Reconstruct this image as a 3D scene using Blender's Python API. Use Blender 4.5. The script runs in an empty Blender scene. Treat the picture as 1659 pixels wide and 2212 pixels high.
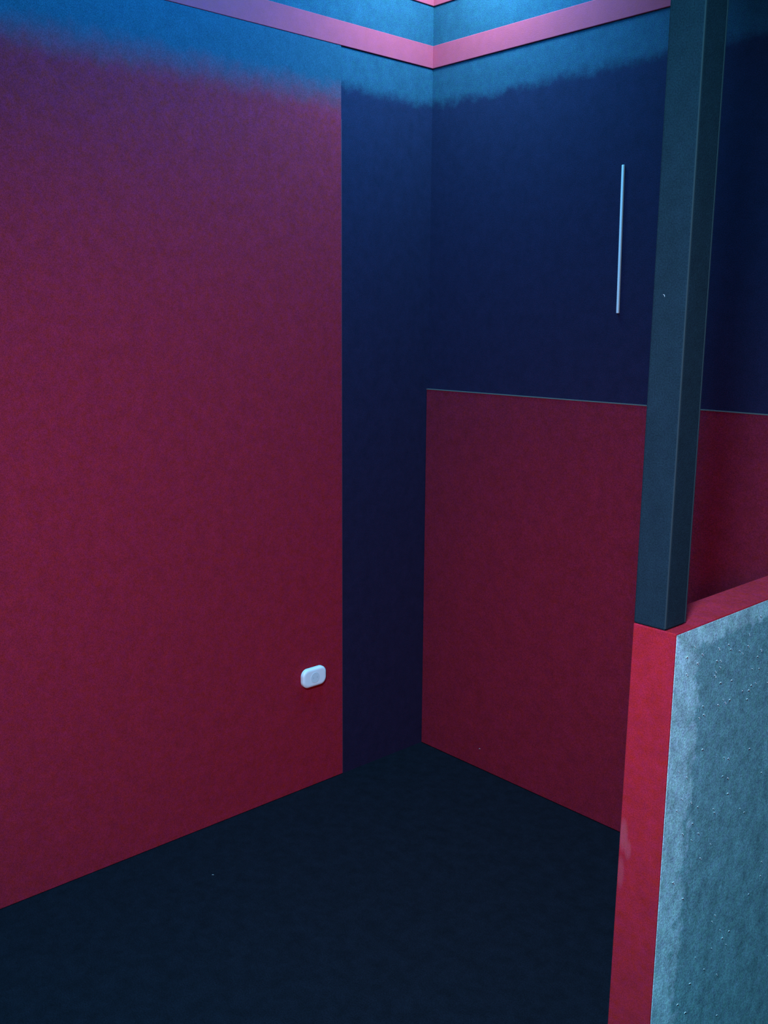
import bpy, bmesh, math, random
from mathutils import Vector, Matrix, noise
C = bpy.context.scene.collection
sc = bpy.context.scene
random.seed(4)

# ---------------------------------------------------------------- camera
cam_d = bpy.data.cameras.new('camera'); cam = bpy.data.objects.new('camera', cam_d); C.objects.link(cam)
CX, CY, CZ, YAW, PITCH, ROLL, F = 2.4863, -2.4892, 1.6, 2.4002, -0.1932, 0.0067, 2076.9
fw = Vector((math.cos(PITCH)*math.cos(YAW), math.cos(PITCH)*math.sin(YAW), math.sin(PITCH)))
rt = fw.cross(Vector((0, 0, 1))).normalized(); up = rt.cross(fw)
r2 = math.cos(ROLL)*rt + math.sin(ROLL)*up; u2 = -math.sin(ROLL)*rt + math.cos(ROLL)*up
m = Matrix((r2, u2, -fw)).transposed().to_4x4(); m.translation = (CX, CY, CZ)
cam.matrix_world = m
cam_d.sensor_fit = 'VERTICAL'; cam_d.sensor_height = 36; cam_d.lens = F/2212*36
cam_d.clip_start = 0.02
sc.camera = cam
sc.view_settings.view_transform = 'Standard'; sc.view_settings.look = 'None'
sc.view_settings.exposure = 0; sc.view_settings.gamma = 1

# ---------------------------------------------------------------- world and lights
w = bpy.data.worlds.new('world'); sc.world = w; w.use_nodes = True
bg = w.node_tree.nodes['Background']; bg.inputs[0].default_value = (.2, .4, 1, 1); bg.inputs[1].default_value = 0.0

def look(o, loc, tgt):
    o.location = loc
    o.rotation_euler = (Vector(tgt)-Vector(loc)).to_track_quat('-Z', 'Y').to_euler()
def lamp(name, kind, loc, tgt, power, col, **kw):
    d = bpy.data.lights.new(name, kind); d.energy = power; d.color = col
    for k, v in kw.items(): setattr(d, k, v)
    o = bpy.data.objects.new(name, d); C.objects.link(o); look(o, loc, tgt); return o

# cool ceiling panel above the viewer, facing straight down
lamp('ceiling_panel_light', 'AREA', (2.40, -2.75, 2.80), (2.40, -2.75, 0), 225.0, (0.165, 0.667, 1.0),
     shape='DISK', size=0.30)
# added unseen red fill spots behind the viewer, placed to redden the surfaces
lamp('red_fill_high', 'SPOT', (2.40, -2.75, 2.70), (1.58, -0.95, 1.02), 104.0, (1.0, 0.067, 0.067),
     spot_size=math.radians(50), spot_blend=1.0, shadow_soft_size=0.25)
lamp('red_fill_low', 'SPOT', (2.70, -2.90, 1.60), (0.10, -0.75, 0.85), 111.6, (1.0, 0.065, 0.065),
     spot_size=math.radians(60), spot_blend=1.0, shadow_soft_size=0.10)
# blue light hung high in the corner, just above the picture
lamp('blue_light', 'AREA', (0.33, -0.22, 2.88), (0.15, -0.08, 2.3), 18.0, (0.204, 0.85, 1.0),
     shape='DISK', size=0.20)
lamp('blue_light_long', 'AREA', (0.60, -0.85, 2.89), (0.05, -0.80, 2.2), 49.5, (0.010, 0.409, 1.0),
     shape='RECTANGLE', size=1.6, size_y=0.10)

# ---------------------------------------------------------------- materials
def carpet(name, col, rough=.95, speck=.30, blot=.18, scale=420, bump=.25, hue=.010):
    mt = bpy.data.materials.new(name); mt.use_nodes = True
    nt = mt.node_tree; n = nt.nodes; L = nt.links.new
    b = n['Principled BSDF']; b.inputs['Roughness'].default_value = rough
    b.inputs['Specular IOR Level'].default_value = .12
    tc = n.new('ShaderNodeTexCoord')
    a = n.new('ShaderNodeTexNoise'); a.inputs['Scale'].default_value = scale; a.inputs['Detail'].default_value = 2
    c = n.new('ShaderNodeTexNoise'); c.inputs['Scale'].default_value = 22; c.inputs['Detail'].default_value = 5; c.inputs['Roughness'].default_value = .75
    L(tc.outputs['Object'], a.inputs[0]); L(tc.outputs['Object'], c.inputs[0])
    def rng(src, amt):
        r = n.new('ShaderNodeMapRange'); r.inputs[1].default_value = .3; r.inputs[2].default_value = .7
        r.inputs[3].default_value = 1-amt; r.inputs[4].default_value = 1+amt
        L(src, r.inputs[0]); return r.outputs[0]
    mu = n.new('ShaderNodeMath'); mu.operation = 'MULTIPLY'
    L(rng(a.outputs[0], speck), mu.inputs[0]); L(rng(c.outputs[0], blot), mu.inputs[1])
    v = n.new('ShaderNodeVectorMath'); v.operation = 'SCALE'; v.inputs[0].default_value = col
    L(mu.outputs[0], v.inputs['Scale'])
    # fibres of slightly different hue
    h = n.new('ShaderNodeHueSaturation'); h.inputs['Saturation'].default_value = 1
    hn = n.new('ShaderNodeTexNoise'); hn.inputs['Scale'].default_value = 60; hn.inputs['Detail'].default_value = 6; hn.inputs['Roughness'].default_value = .8
    L(tc.outputs['Object'], hn.inputs[0])
    hr = n.new('ShaderNodeMapRange'); hr.inputs[1].default_value = .3; hr.inputs[2].default_value = .7
    hr.inputs[3].default_value = .5-hue; hr.inputs[4].default_value = .5+hue
    L(hn.outputs[0], hr.inputs[0]); L(hr.outputs[0], h.inputs['Hue'])
    L(v.outputs[0], h.inputs['Color']); L(h.outputs[0], b.inputs['Base Color'])
    bp = n.new('ShaderNodeBump'); bp.inputs['Strength'].default_value = bump; bp.inputs['Distance'].default_value = .002
    L(a.outputs[0], bp.inputs['Height']); L(bp.outputs[0], b.inputs['Normal'])
    mt['out'] = 1
    return mt, v, h, n, L, tc, b
def plain(name, col, rough=.5, spec=.5):
    mt = bpy.data.materials.new(name); mt.use_nodes = True
    b = mt.node_tree.nodes['Principled BSDF']; b.inputs['Base Color'].default_value = (*col, 1)
    b.inputs['Roughness'].default_value = rough; b.inputs['Specular IOR Level'].default_value = spec
    nt = mt.node_tree; nz = nt.nodes.new('ShaderNodeTexNoise'); nz.inputs['Scale'].default_value = 60
    r = nt.nodes.new('ShaderNodeMapRange'); r.inputs[3].default_value = rough-.05; r.inputs[4].default_value = rough+.05
    nt.links.new(nz.outputs[0], r.inputs[0]); nt.links.new(r.outputs[0], b.inputs['Roughness'])
    return mt
NAVY = (0.0159, 0.0100, 0.0336)
def upper_band(mt, v, h, n, L, tc, b, col, glow_fade=0):
    # lighter blue band of the cloth along the top of the wall, with a ragged lower edge
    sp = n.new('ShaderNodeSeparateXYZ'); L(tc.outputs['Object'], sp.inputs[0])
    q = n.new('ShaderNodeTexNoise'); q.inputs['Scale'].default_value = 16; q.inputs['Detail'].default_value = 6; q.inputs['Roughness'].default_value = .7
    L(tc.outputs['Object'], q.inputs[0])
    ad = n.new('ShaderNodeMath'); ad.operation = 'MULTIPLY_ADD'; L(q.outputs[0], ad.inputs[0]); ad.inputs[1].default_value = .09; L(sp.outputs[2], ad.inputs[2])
    r = n.new('ShaderNodeMapRange'); r.interpolation_type = 'SMOOTHSTEP'; r.inputs[1].default_value = FRZ+.020-glow_fade; r.inputs[2].default_value = FRZ+.070
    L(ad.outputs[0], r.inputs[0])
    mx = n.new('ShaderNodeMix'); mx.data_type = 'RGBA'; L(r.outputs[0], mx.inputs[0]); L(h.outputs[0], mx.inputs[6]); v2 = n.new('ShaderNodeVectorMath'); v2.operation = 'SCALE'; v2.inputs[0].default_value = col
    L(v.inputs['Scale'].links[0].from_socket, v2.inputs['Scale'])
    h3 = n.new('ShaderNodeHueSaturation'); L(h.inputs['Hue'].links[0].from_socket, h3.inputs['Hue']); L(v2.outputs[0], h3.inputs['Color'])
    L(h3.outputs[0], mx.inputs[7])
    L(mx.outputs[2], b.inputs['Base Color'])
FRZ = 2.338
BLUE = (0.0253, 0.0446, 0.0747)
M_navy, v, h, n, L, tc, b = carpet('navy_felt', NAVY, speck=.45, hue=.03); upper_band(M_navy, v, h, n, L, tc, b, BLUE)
M_red, v, h, n, L, tc, b = carpet('red_felt', (.345, .0128, .031), speck=.32, blot=.12); upper_band(M_red, v, h, n, L, tc, b, BLUE, .08)  # blue glow below the band is painted into the red panel's colour
M_wains = carpet('deep_red_felt', (.220, .0105, .0265), speck=.32, blot=.14)[0]
M_floor = carpet('dark_floor_carpet', (0.0048, 0.0060, 0.0112), speck=.4, blot=.35, scale=300)[0]
M_post = carpet('slate_felt', (0.0102, 0.0247, 0.0371), speck=.3)[0]
M_band = carpet('rose_trim_fabric', (0.5900, 0.0400, 0.0700), speck=.08, blot=.06, hue=.003)[0]
M_ceil = carpet('ceiling_felt', (0.0200, 0.0133, 0.0333))[0]
M_white = plain('white_plastic', (.93, .93, .93), .35)
M_hole = plain('dark_hole', (.03, .03, .035), .6)
M_strip = plain('white_strip_plastic', (.80, .60, .62), .5)
M_fleck = plain('white_fibre', (.86, .97, .95), .3)

# red cover of the half wall: chalky rub marks low on the end
M_redhw, v, h, n, L, tc, b = carpet('red_cover_felt', (0.4000, 0.0160, 0.0320), speck=.24, blot=.16)
sep = n.new('ShaderNodeSeparateXYZ'); L(tc.outputs['Object'], sep.inputs[0])
def rub(cx, cz, rx, rz, amt):
    # elliptical scuff at a fixed place, broken up by noise
    def term(out, c, r):
        s = n.new('ShaderNodeMath'); s.operation = 'SUBTRACT'; L(out, s.inputs[0]); s.inputs[1].default_value = c
        d = n.new('ShaderNodeMath'); d.operation = 'DIVIDE'; L(s.outputs[0], d.inputs[0]); d.inputs[1].default_value = r
        p = n.new('ShaderNodeMath'); p.operation = 'POWER'; L(d.outputs[0], p.inputs[0]); p.inputs[1].default_value = 2
        return p.outputs[0]
    a = n.new('ShaderNodeMath'); a.operation = 'ADD'; L(term(sep.outputs[0], cx, rx), a.inputs[0]); L(term(sep.outputs[2], cz, rz), a.inputs[1])
    r = n.new('ShaderNodeMapRange'); r.inputs[1].default_value = 1; r.inputs[2].default_value = .2; r.inputs[3].default_value = 0; r.inputs[4].default_value = amt
    L(a.outputs[0], r.inputs[0]); return r.outputs[0]
RUBS = [(-0.0794, 0.6706, 0.0113, 0.0378, 0.17), (-0.0681, 0.6451, 0.0085, 0.0236, 0.13), (-0.0813, 0.5931, 0.0095, 0.0378, 0.12)]
prev = h.outputs[0]
for q in RUBS:
    mx = n.new('ShaderNodeMix'); mx.data_type = 'RGBA'; L(rub(*q), mx.inputs[0]); L(prev, mx.inputs[6]); mx.inputs[7].default_value = (.50, .22, .30, 1)
    prev = mx.outputs[2]
L(prev, b.inputs['Base Color'])

# grey side carpet: light gradient along its top and front edges painted into the colour
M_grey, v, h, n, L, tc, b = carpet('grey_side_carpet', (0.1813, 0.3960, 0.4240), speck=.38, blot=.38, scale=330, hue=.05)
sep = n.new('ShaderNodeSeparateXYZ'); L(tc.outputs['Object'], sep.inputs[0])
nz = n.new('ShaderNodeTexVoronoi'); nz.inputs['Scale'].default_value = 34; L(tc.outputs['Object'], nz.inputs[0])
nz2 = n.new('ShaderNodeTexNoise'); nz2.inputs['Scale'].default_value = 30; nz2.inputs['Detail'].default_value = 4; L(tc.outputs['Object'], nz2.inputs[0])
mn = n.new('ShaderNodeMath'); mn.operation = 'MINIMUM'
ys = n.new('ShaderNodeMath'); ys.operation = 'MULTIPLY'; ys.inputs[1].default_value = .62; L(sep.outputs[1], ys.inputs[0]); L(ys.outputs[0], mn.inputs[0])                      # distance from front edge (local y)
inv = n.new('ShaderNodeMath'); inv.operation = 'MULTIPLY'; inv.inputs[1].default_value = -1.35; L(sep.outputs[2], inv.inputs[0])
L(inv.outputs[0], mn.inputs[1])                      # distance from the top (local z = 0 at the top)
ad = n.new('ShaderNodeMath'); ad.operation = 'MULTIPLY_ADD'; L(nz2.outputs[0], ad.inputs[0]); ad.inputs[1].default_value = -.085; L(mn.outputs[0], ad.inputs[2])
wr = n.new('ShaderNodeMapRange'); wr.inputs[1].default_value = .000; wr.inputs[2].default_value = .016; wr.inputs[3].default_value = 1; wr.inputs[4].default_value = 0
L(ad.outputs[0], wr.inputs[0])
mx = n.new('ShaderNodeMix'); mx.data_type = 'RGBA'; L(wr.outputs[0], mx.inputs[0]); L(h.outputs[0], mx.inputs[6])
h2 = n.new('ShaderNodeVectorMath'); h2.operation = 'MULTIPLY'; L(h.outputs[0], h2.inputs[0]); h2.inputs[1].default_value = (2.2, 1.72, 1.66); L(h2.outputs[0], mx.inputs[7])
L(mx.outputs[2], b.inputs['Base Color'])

# ---------------------------------------------------------------- helpers
def box(bm, x0, x1, y0, y1, z0, z1):
    vs = [bm.verts.new(p) for p in [(x0,y0,z0),(x1,y0,z0),(x1,y1,z0),(x0,y1,z0),(x0,y0,z1),(x1,y0,z1),(x1,y1,z1),(x0,y1,z1)]]
    for f in [(0,3,2,1),(4,5,6,7),(0,1,5,4),(1,2,6,5),(2,3,7,6),(3,0,4,7)]: bm.faces.new([vs[i] for i in f])
    return vs
def obj(name, bm, mat, parent=None, bevel=0, seg=3, smooth=False):
    me = bpy.data.meshes.new(name); bmesh.ops.recalc_face_normals(bm, faces=bm.faces); bm.to_mesh(me); bm.free()
    me.materials.append(mat); o = bpy.data.objects.new(name, me); C.objects.link(o)
    if parent: o.parent = parent
    if bevel:
        mo = o.modifiers.new('bevel', 'BEVEL'); mo.width = bevel; mo.segments = seg; mo.limit_method = 'ANGLE'
        smooth = True
    if smooth:
        for p in me.polygons: p.use_smooth = True
        if bevel: me.polygons.foreach_set('use_smooth', [False]*len(me.polygons))
    return o
def bx(name, x0, x1, y0, y1, z0, z1, mat, parent=None, bevel=0):
    bm = bmesh.new(); box(bm, x0, x1, y0, y1, z0, z1); return obj(name, bm, mat, parent, bevel)
def struct(o): o['kind'] = 'structure'; return o
def tag(o, label, cat, group=None):
    o['label'] = label; o['category'] = cat
    if group: o['group'] = group
    return o
def empty(name, loc):
    o = bpy.data.objects.new(name, None); C.objects.link(o); o.location = loc; o.empty_display_size = .1; return o

# ---------------------------------------------------------------- room shell
X1, Y0, H = 4.4, -4.4, 2.92
HB0, HB1, HB2 = 2.455, 2.527, 2.652
struct(bx('floor', -.1, X1+.1, Y0-.1, .1, -.1, 0, M_floor))
struct(bx('ceiling', -.1, X1+.1, Y0-.1, .1, H, H+.1, M_ceil))
struct(bx('wall_left', -.1, 0, Y0, 0, 0, H, M_navy))
struct(bx('wall_right', -.1, X1+.1, 0, .1, 0, H, M_navy))
struct(bx('wall_back', -.1, X1+.1, Y0-.1, Y0, 0, H, M_navy))
struct(bx('wall_side', X1, X1+.1, Y0, 0, 0, H, M_navy))
P = .005
# red moulding bands, lower pair and upper pair; each length runs into the corner
struct(bx('trim_1', 0, P, Y0, 0, HB0, HB1, M_band, bevel=.002))
struct(bx('trim_2', P, X1, -P, 0, HB0, HB1, M_band, bevel=.002))
struct(bx('trim_3', 0, P, Y0, 0, HB2, HB2+.072, M_band, bevel=.002))
struct(bx('trim_4', P, X1, -P, 0, HB2, HB2+.072, M_band, bevel=.002))

# ---------------------------------------------------------------- red wall panels
YP = -.411
o = bx('wall_panel', 0, .003, Y0+.02, YP, .003, HB0, M_red)
e2 = bx('edge_seam', .0001, .0034, YP, YP+.002, .003, FRZ-.1, plain('mauve_seam', (.09, .03, .055), .8, .2), o); e2['label'] = 'thin mauve raw edge'
tag(o, 'tall wide red felt panel on the left wall, around the white socket', 'wall panel')
HP = 1.368
e = empty('wainscot_panel', (0, 0, 0))
tag(e, 'low dark red felt panel on the right wall, behind the post', 'wall panel')
bx('felt_face', .004, X1-.02, -.011, -.001, .003, HP, M_wains, e, bevel=.0015)
o = bx('lit_lip_strip', .004, X1-.02, -.0125, -.001, HP, HP+.0025, plain('lit_lip', (.14, .10, .09), .6), e)  # lip catching the light, painted as a pale strip
o['label'] = 'thin pale line painted for the lit lip along the top'

# ---------------------------------------------------------------- half wall and post
WX, WY, WH, WT = 1.6592, -1.0503, 1.08, 0.0848
hw = empty('half_wall', (WX, WY, 0))
tag(hw, 'waist-high half wall with red end and cap and a speckled grey side', 'half wall')
bm = bmesh.new(); vs = box(bm, -WT, 0, 0, -WY-.012, 0, WH)
for q in vs:
    if q.co.z < .1 and q.co.x < -.05: q.co.x -= .007
o = obj('red_cover', bm, M_redhw, hw, bevel=.0025); o['label'] = 'red felt end and cap'
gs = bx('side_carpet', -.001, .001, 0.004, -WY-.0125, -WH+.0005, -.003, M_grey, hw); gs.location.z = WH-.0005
gs['label'] = 'grey carpet side with pale edges of painted light and white flecks'
# short pale fibres caught in the side carpet
bm = bmesh.new()
def fibre(bm, c, ln, th, ang, up_n):
    # curved sliver lying on a surface whose normal is up_n
    nrm = Vector(up_n); t = Vector((0, 0, 1)) if abs(nrm.z) < .9 else Vector((1, 0, 0)); s = t.cross(nrm)
    pts = []
    for k in range(5):
        u = (k/4-.5); pts.append((u*ln, .22*ln*(1-4*u*u)))
    rings = []
    for k, (a, bb) in enumerate(pts):
        r = th*(.55+.45*(1-abs(k/2-1)))
        x = a*math.cos(ang)-bb*math.sin(ang); y = a*math.sin(ang)+bb*math.cos(ang)
        ctr = Vector(c)+s*x+t*y
        ox = -math.sin(ang); oy = math.cos(ang); sd = (s*ox+t*oy)*r
        rings.append([bm.verts.new(ctr+sd), bm.verts.new(ctr+nrm*r), bm.verts.new(ctr-sd), bm.verts.new(ctr-nrm*r*.3)])
    for a, bb in zip(rings, rings[1:]):
        for k in range(4): bm.faces.new([a[k], a[(k+1) % 4], bb[(k+1) % 4], bb[k]])
    bm.faces.new(rings[0]); bm.faces.new(rings[-1][::-1])
FLECKS = [(0.0632, 1.0437, 0.7), (0.1509, 1.0196, 1.4), (0.2643, 0.9983, 1.3), (0.3194, 0.9775, 1.3), (0.2648, 1.0217, 0.9), (0.0918, 1.0225, 0.9), (0.0396, 1.0294, 1.1), (0.3069, 0.9675, 1.1), (0.1468, 0.9969, 1), (0.1604, 0.9936, 1.1), (0.0775, 1.0086, 1.2), (0.1603, 0.9813, 0.9), (0.144, 0.9766, 1.1), (0.144, 0.9678, 1.6), (0.0422, 0.9964, 1.3), (0.2089, 0.9433, 1), (0.1672, 0.9492, 1.2), (0.2904, 0.9122, 1.2), (0.2818, 0.9044, 1.4), (0.3073, 0.913, 0.9), (0.3597, 0.8999, 1.1), (0.2886, 0.9468, 0.8), (0.3174, 0.9405, 0.7), (0.2781, 0.8871, 1.3), (0.2073, 0.9049, 1.2), (0.191, 0.9033, 1.1), (0.1638, 0.9064, 1.2), (0.1075, 0.9194, 1), (0.1133, 0.9012, 1.3), (0.097, 0.8995, 1), (0.231, 0.9969, 0.8), (0.2434, 0.989, 0.8), (0.1959, 1.0079, 0.9), (0.1866, 1.0194, 0.8), (0.3062, 1.0495, 1.1), (0.1811, 0.9125, 0.7), (0.2558, 0.9101, 0.7), (0.3597, 0.921, 1), (0.1183, 0.8316, 1.2), (0.3058, 0.7754, 1.1), (0.2211, 0.7808, 1.4), (0.2028, 0.7893, 0.8), (0.3674, 0.7042, 1), (0.225, 0.7388, 1.2), (0.0395, 0.8135, 0.8), (0.0683, 0.7929, 0.8), (0.23, 0.705, 1.4), (0.0902, 0.7353, 1.1), (0.0554, 0.7551, 0.8), (0.1161, 0.7177, 0.8), (0.0411, 0.7367, 0.9), (0.1768, 0.6915, 0.9), (0.1819, 0.6822, 0.8), (0.2863, 0.653, 0.9), (0.3058, 0.6385, 0.8), (0.0677, 0.6804, 1.3), (0.126, 0.6598, 1.1), (0.1014, 0.6553, 0.8), (0.1015, 0.6891, 0.8), (0.1407, 0.6021, 1.3), (0.4053, 0.4886, 1.2), (0.4052, 0.4559, 1), (0.046, 0.59, 1.8), (0.0863, 0.5406, 1.2), (0.3576, 0.4337, 1), (0.2177, 0.447, 1.1), (0.2076, 0.4375, 1.1), (0.2444, 0.4018, 0.8), (0.2835, 0.3818, 1.2), (0.2571, 0.378, 1.3), (0.2143, 0.375, 0.8), (0.2755, 0.3546, 0.9), (0.1502, 0.3858, 0.8), (0.1903, 0.3398, 1), (0.2452, 0.3004, 1.2), (0.1378, 0.3341, 1.5), (0.0953, 0.31, 1.3), (0.1277, 0.2748, 1.5), (0.2609, 0.1979, 1.2), (0.2036, 0.7507, 0.7), (0.1764, 0.6184, 0.7), (0.4791, 0.23, 0.8)]
for (y, z, s_) in FLECKS:
    fibre(bm, (.0024, y, z), .0066*(.45+.55*s_), .00075*(.5+.5*s_), math.radians(-32+random.uniform(-18, 18)), (1, 0, 0))
fl = obj('lint_flecks', bm, M_fleck, hw); fl['kind'] = 'stuff'; fl['label'] = 'scattered white flecks'

PW, PD = 0.0647, 0.0651
bm = bmesh.new(); vs = box(bm, 0, PW, 0, PD, 0, H-WH)
po = obj('square_post', bm, M_post, None, bevel=.004, seg=3)
po.location = (WX-WT, WY, WH)
tag(po, 'dark slate square post standing on the end of the half wall', 'post')

M_seam = plain('pale_seam', (.026, .042, .050), .7, .2)
for k, (sx, sy) in enumerate(((PW, 0), (PW, PD))):
    e2 = bx('edge_seam', sx-.0022, sx+.0003, sy-(.0003 if sy == 0 else .0022), sy+(.0022 if sy == 0 else .0003), .004, H-WH, M_seam, po)
    e2['label'] = 'thin pale raw edge of the felt'

# ---------------------------------------------------------------- socket
def rounded(bm, w_, h_, r, x0, x1, dome=0, seg=8, cy=0, cz=0):
    """rounded rectangle in the yz plane extruded along x"""
    def ring(x, ins):
        out = []
        for qx, qz, a0 in ((1, 1, 0), (-1, 1, 90), (-1, -1, 180), (1, -1, 270)):
            for k in range(seg+1):
                a = math.radians(a0+90*k/seg); rr = max(r-ins, .0005)
                out.append(bm.verts.new((x, cy+qx*(w_/2-r)+math.cos(a)*rr, cz+qz*(h_/2-r)+math.sin(a)*rr)))
        return out
    steps = [(x0, 0), (x0+(x1-x0)*.55, 0)]+[(x0+(x1-x0)*(.55+.45*math.sin(math.radians(q))), dome*(1-math.cos(math.radians(q)))) for q in (25, 50, 70, 90)]
    rings = [ring(*s) for s in steps]; N = len(rings[0])
    for a, bb in zip(rings, rings[1:]):
        for k in range(N): bm.faces.new([a[k], a[(k+1) % N], bb[(k+1) % N], bb[k]])
    bm.faces.new(rings[0][::-1]); bm.faces.new(rings[-1])
SY, SZ = -0.5466, 0.4074
so = empty('wall_socket', (.006, SY, SZ))
tag(so, 'small white rounded wall socket low on the red left panel', 'socket')
bm = bmesh.new(); rounded(bm, .102, .067, .025, 0, .015, .010); obj('cover_plate', bm, M_white, so, smooth=False)
bm = bmesh.new()
N = 40
def disc(bm, r, x0, x1, cy=0, cz=0, N=40):
    a = [bm.verts.new((x0, cy+r*math.cos(6.2832*k/N), cz+r*math.sin(6.2832*k/N))) for k in range(N)]
    b_ = [bm.verts.new((x1, cy+r*math.cos(6.2832*k/N), cz+r*math.sin(6.2832*k/N))) for k in range(N)]
    for k in range(N): bm.faces.new([a[k], a[(k+1) % N], b_[(k+1) % N], b_[k]])
    bm.faces.new(a[::-1]); bm.faces.new(b_)
disc(bm, .0185, .0149, .0156)
ins = obj('socket_insert', bm, plain('insert_plastic', (.74, .80, .80), .4), so); ins['label'] = 'slightly greyer round insert'
for dy in (-.0085, .0085):
    bm = bmesh.new(); disc(bm, .0020, .0155, .0158, dy, 0, 16); obj('pin_hole', bm, plain('pin_shadow', (.50, .55, .58), .6), ins)

# ---------------------------------------------------------------- white strip on the right wall
SX0, SZA, SZB, TX = 0.7967, 1.6353, 2.0571, -0.0074
bm = bmesh.new(); box(bm, -.0038, .0038, -.007, 0, 0, SZB-SZA)
for q in bm.verts:
    if q.co.z > .01: q.co.x += TX
st = obj('white_strip', bm, M_strip, None, bevel=.0015)
st.location = (SX0, 0, SZA)
tag(st, 'thin upright white strip fixed on the dark upper right wall', 'strip')

# ---------------------------------------------------------------- stray lint
def lint(loc, nrm, ln, ang, label):
    bm = bmesh.new(); fibre(bm, (0, 0, 0), ln, ln*.13, ang, nrm)
    o = obj('lint_speck', bm, plain('grey_fibre', (.45, .45, .45), .6)); o.location = loc; tag(o, label, 'lint', None)
lint((0.3059, -0.0115, 0.0782), (0, -1, 0), 0.008, 0.4, 'tiny pale speck of lint low on the dark red right panel')
lint((0.2488, -1.1153, 0.001), (0, 0, 1), 0.006, 2.3, 'tiny pale speck of lint on the floor near the left panel')
lint((1.5965, -1.0513, 1.6486), (0, -1, 0), 0.0055, -0.9, 'tiny pale speck of lint on the front of the post')
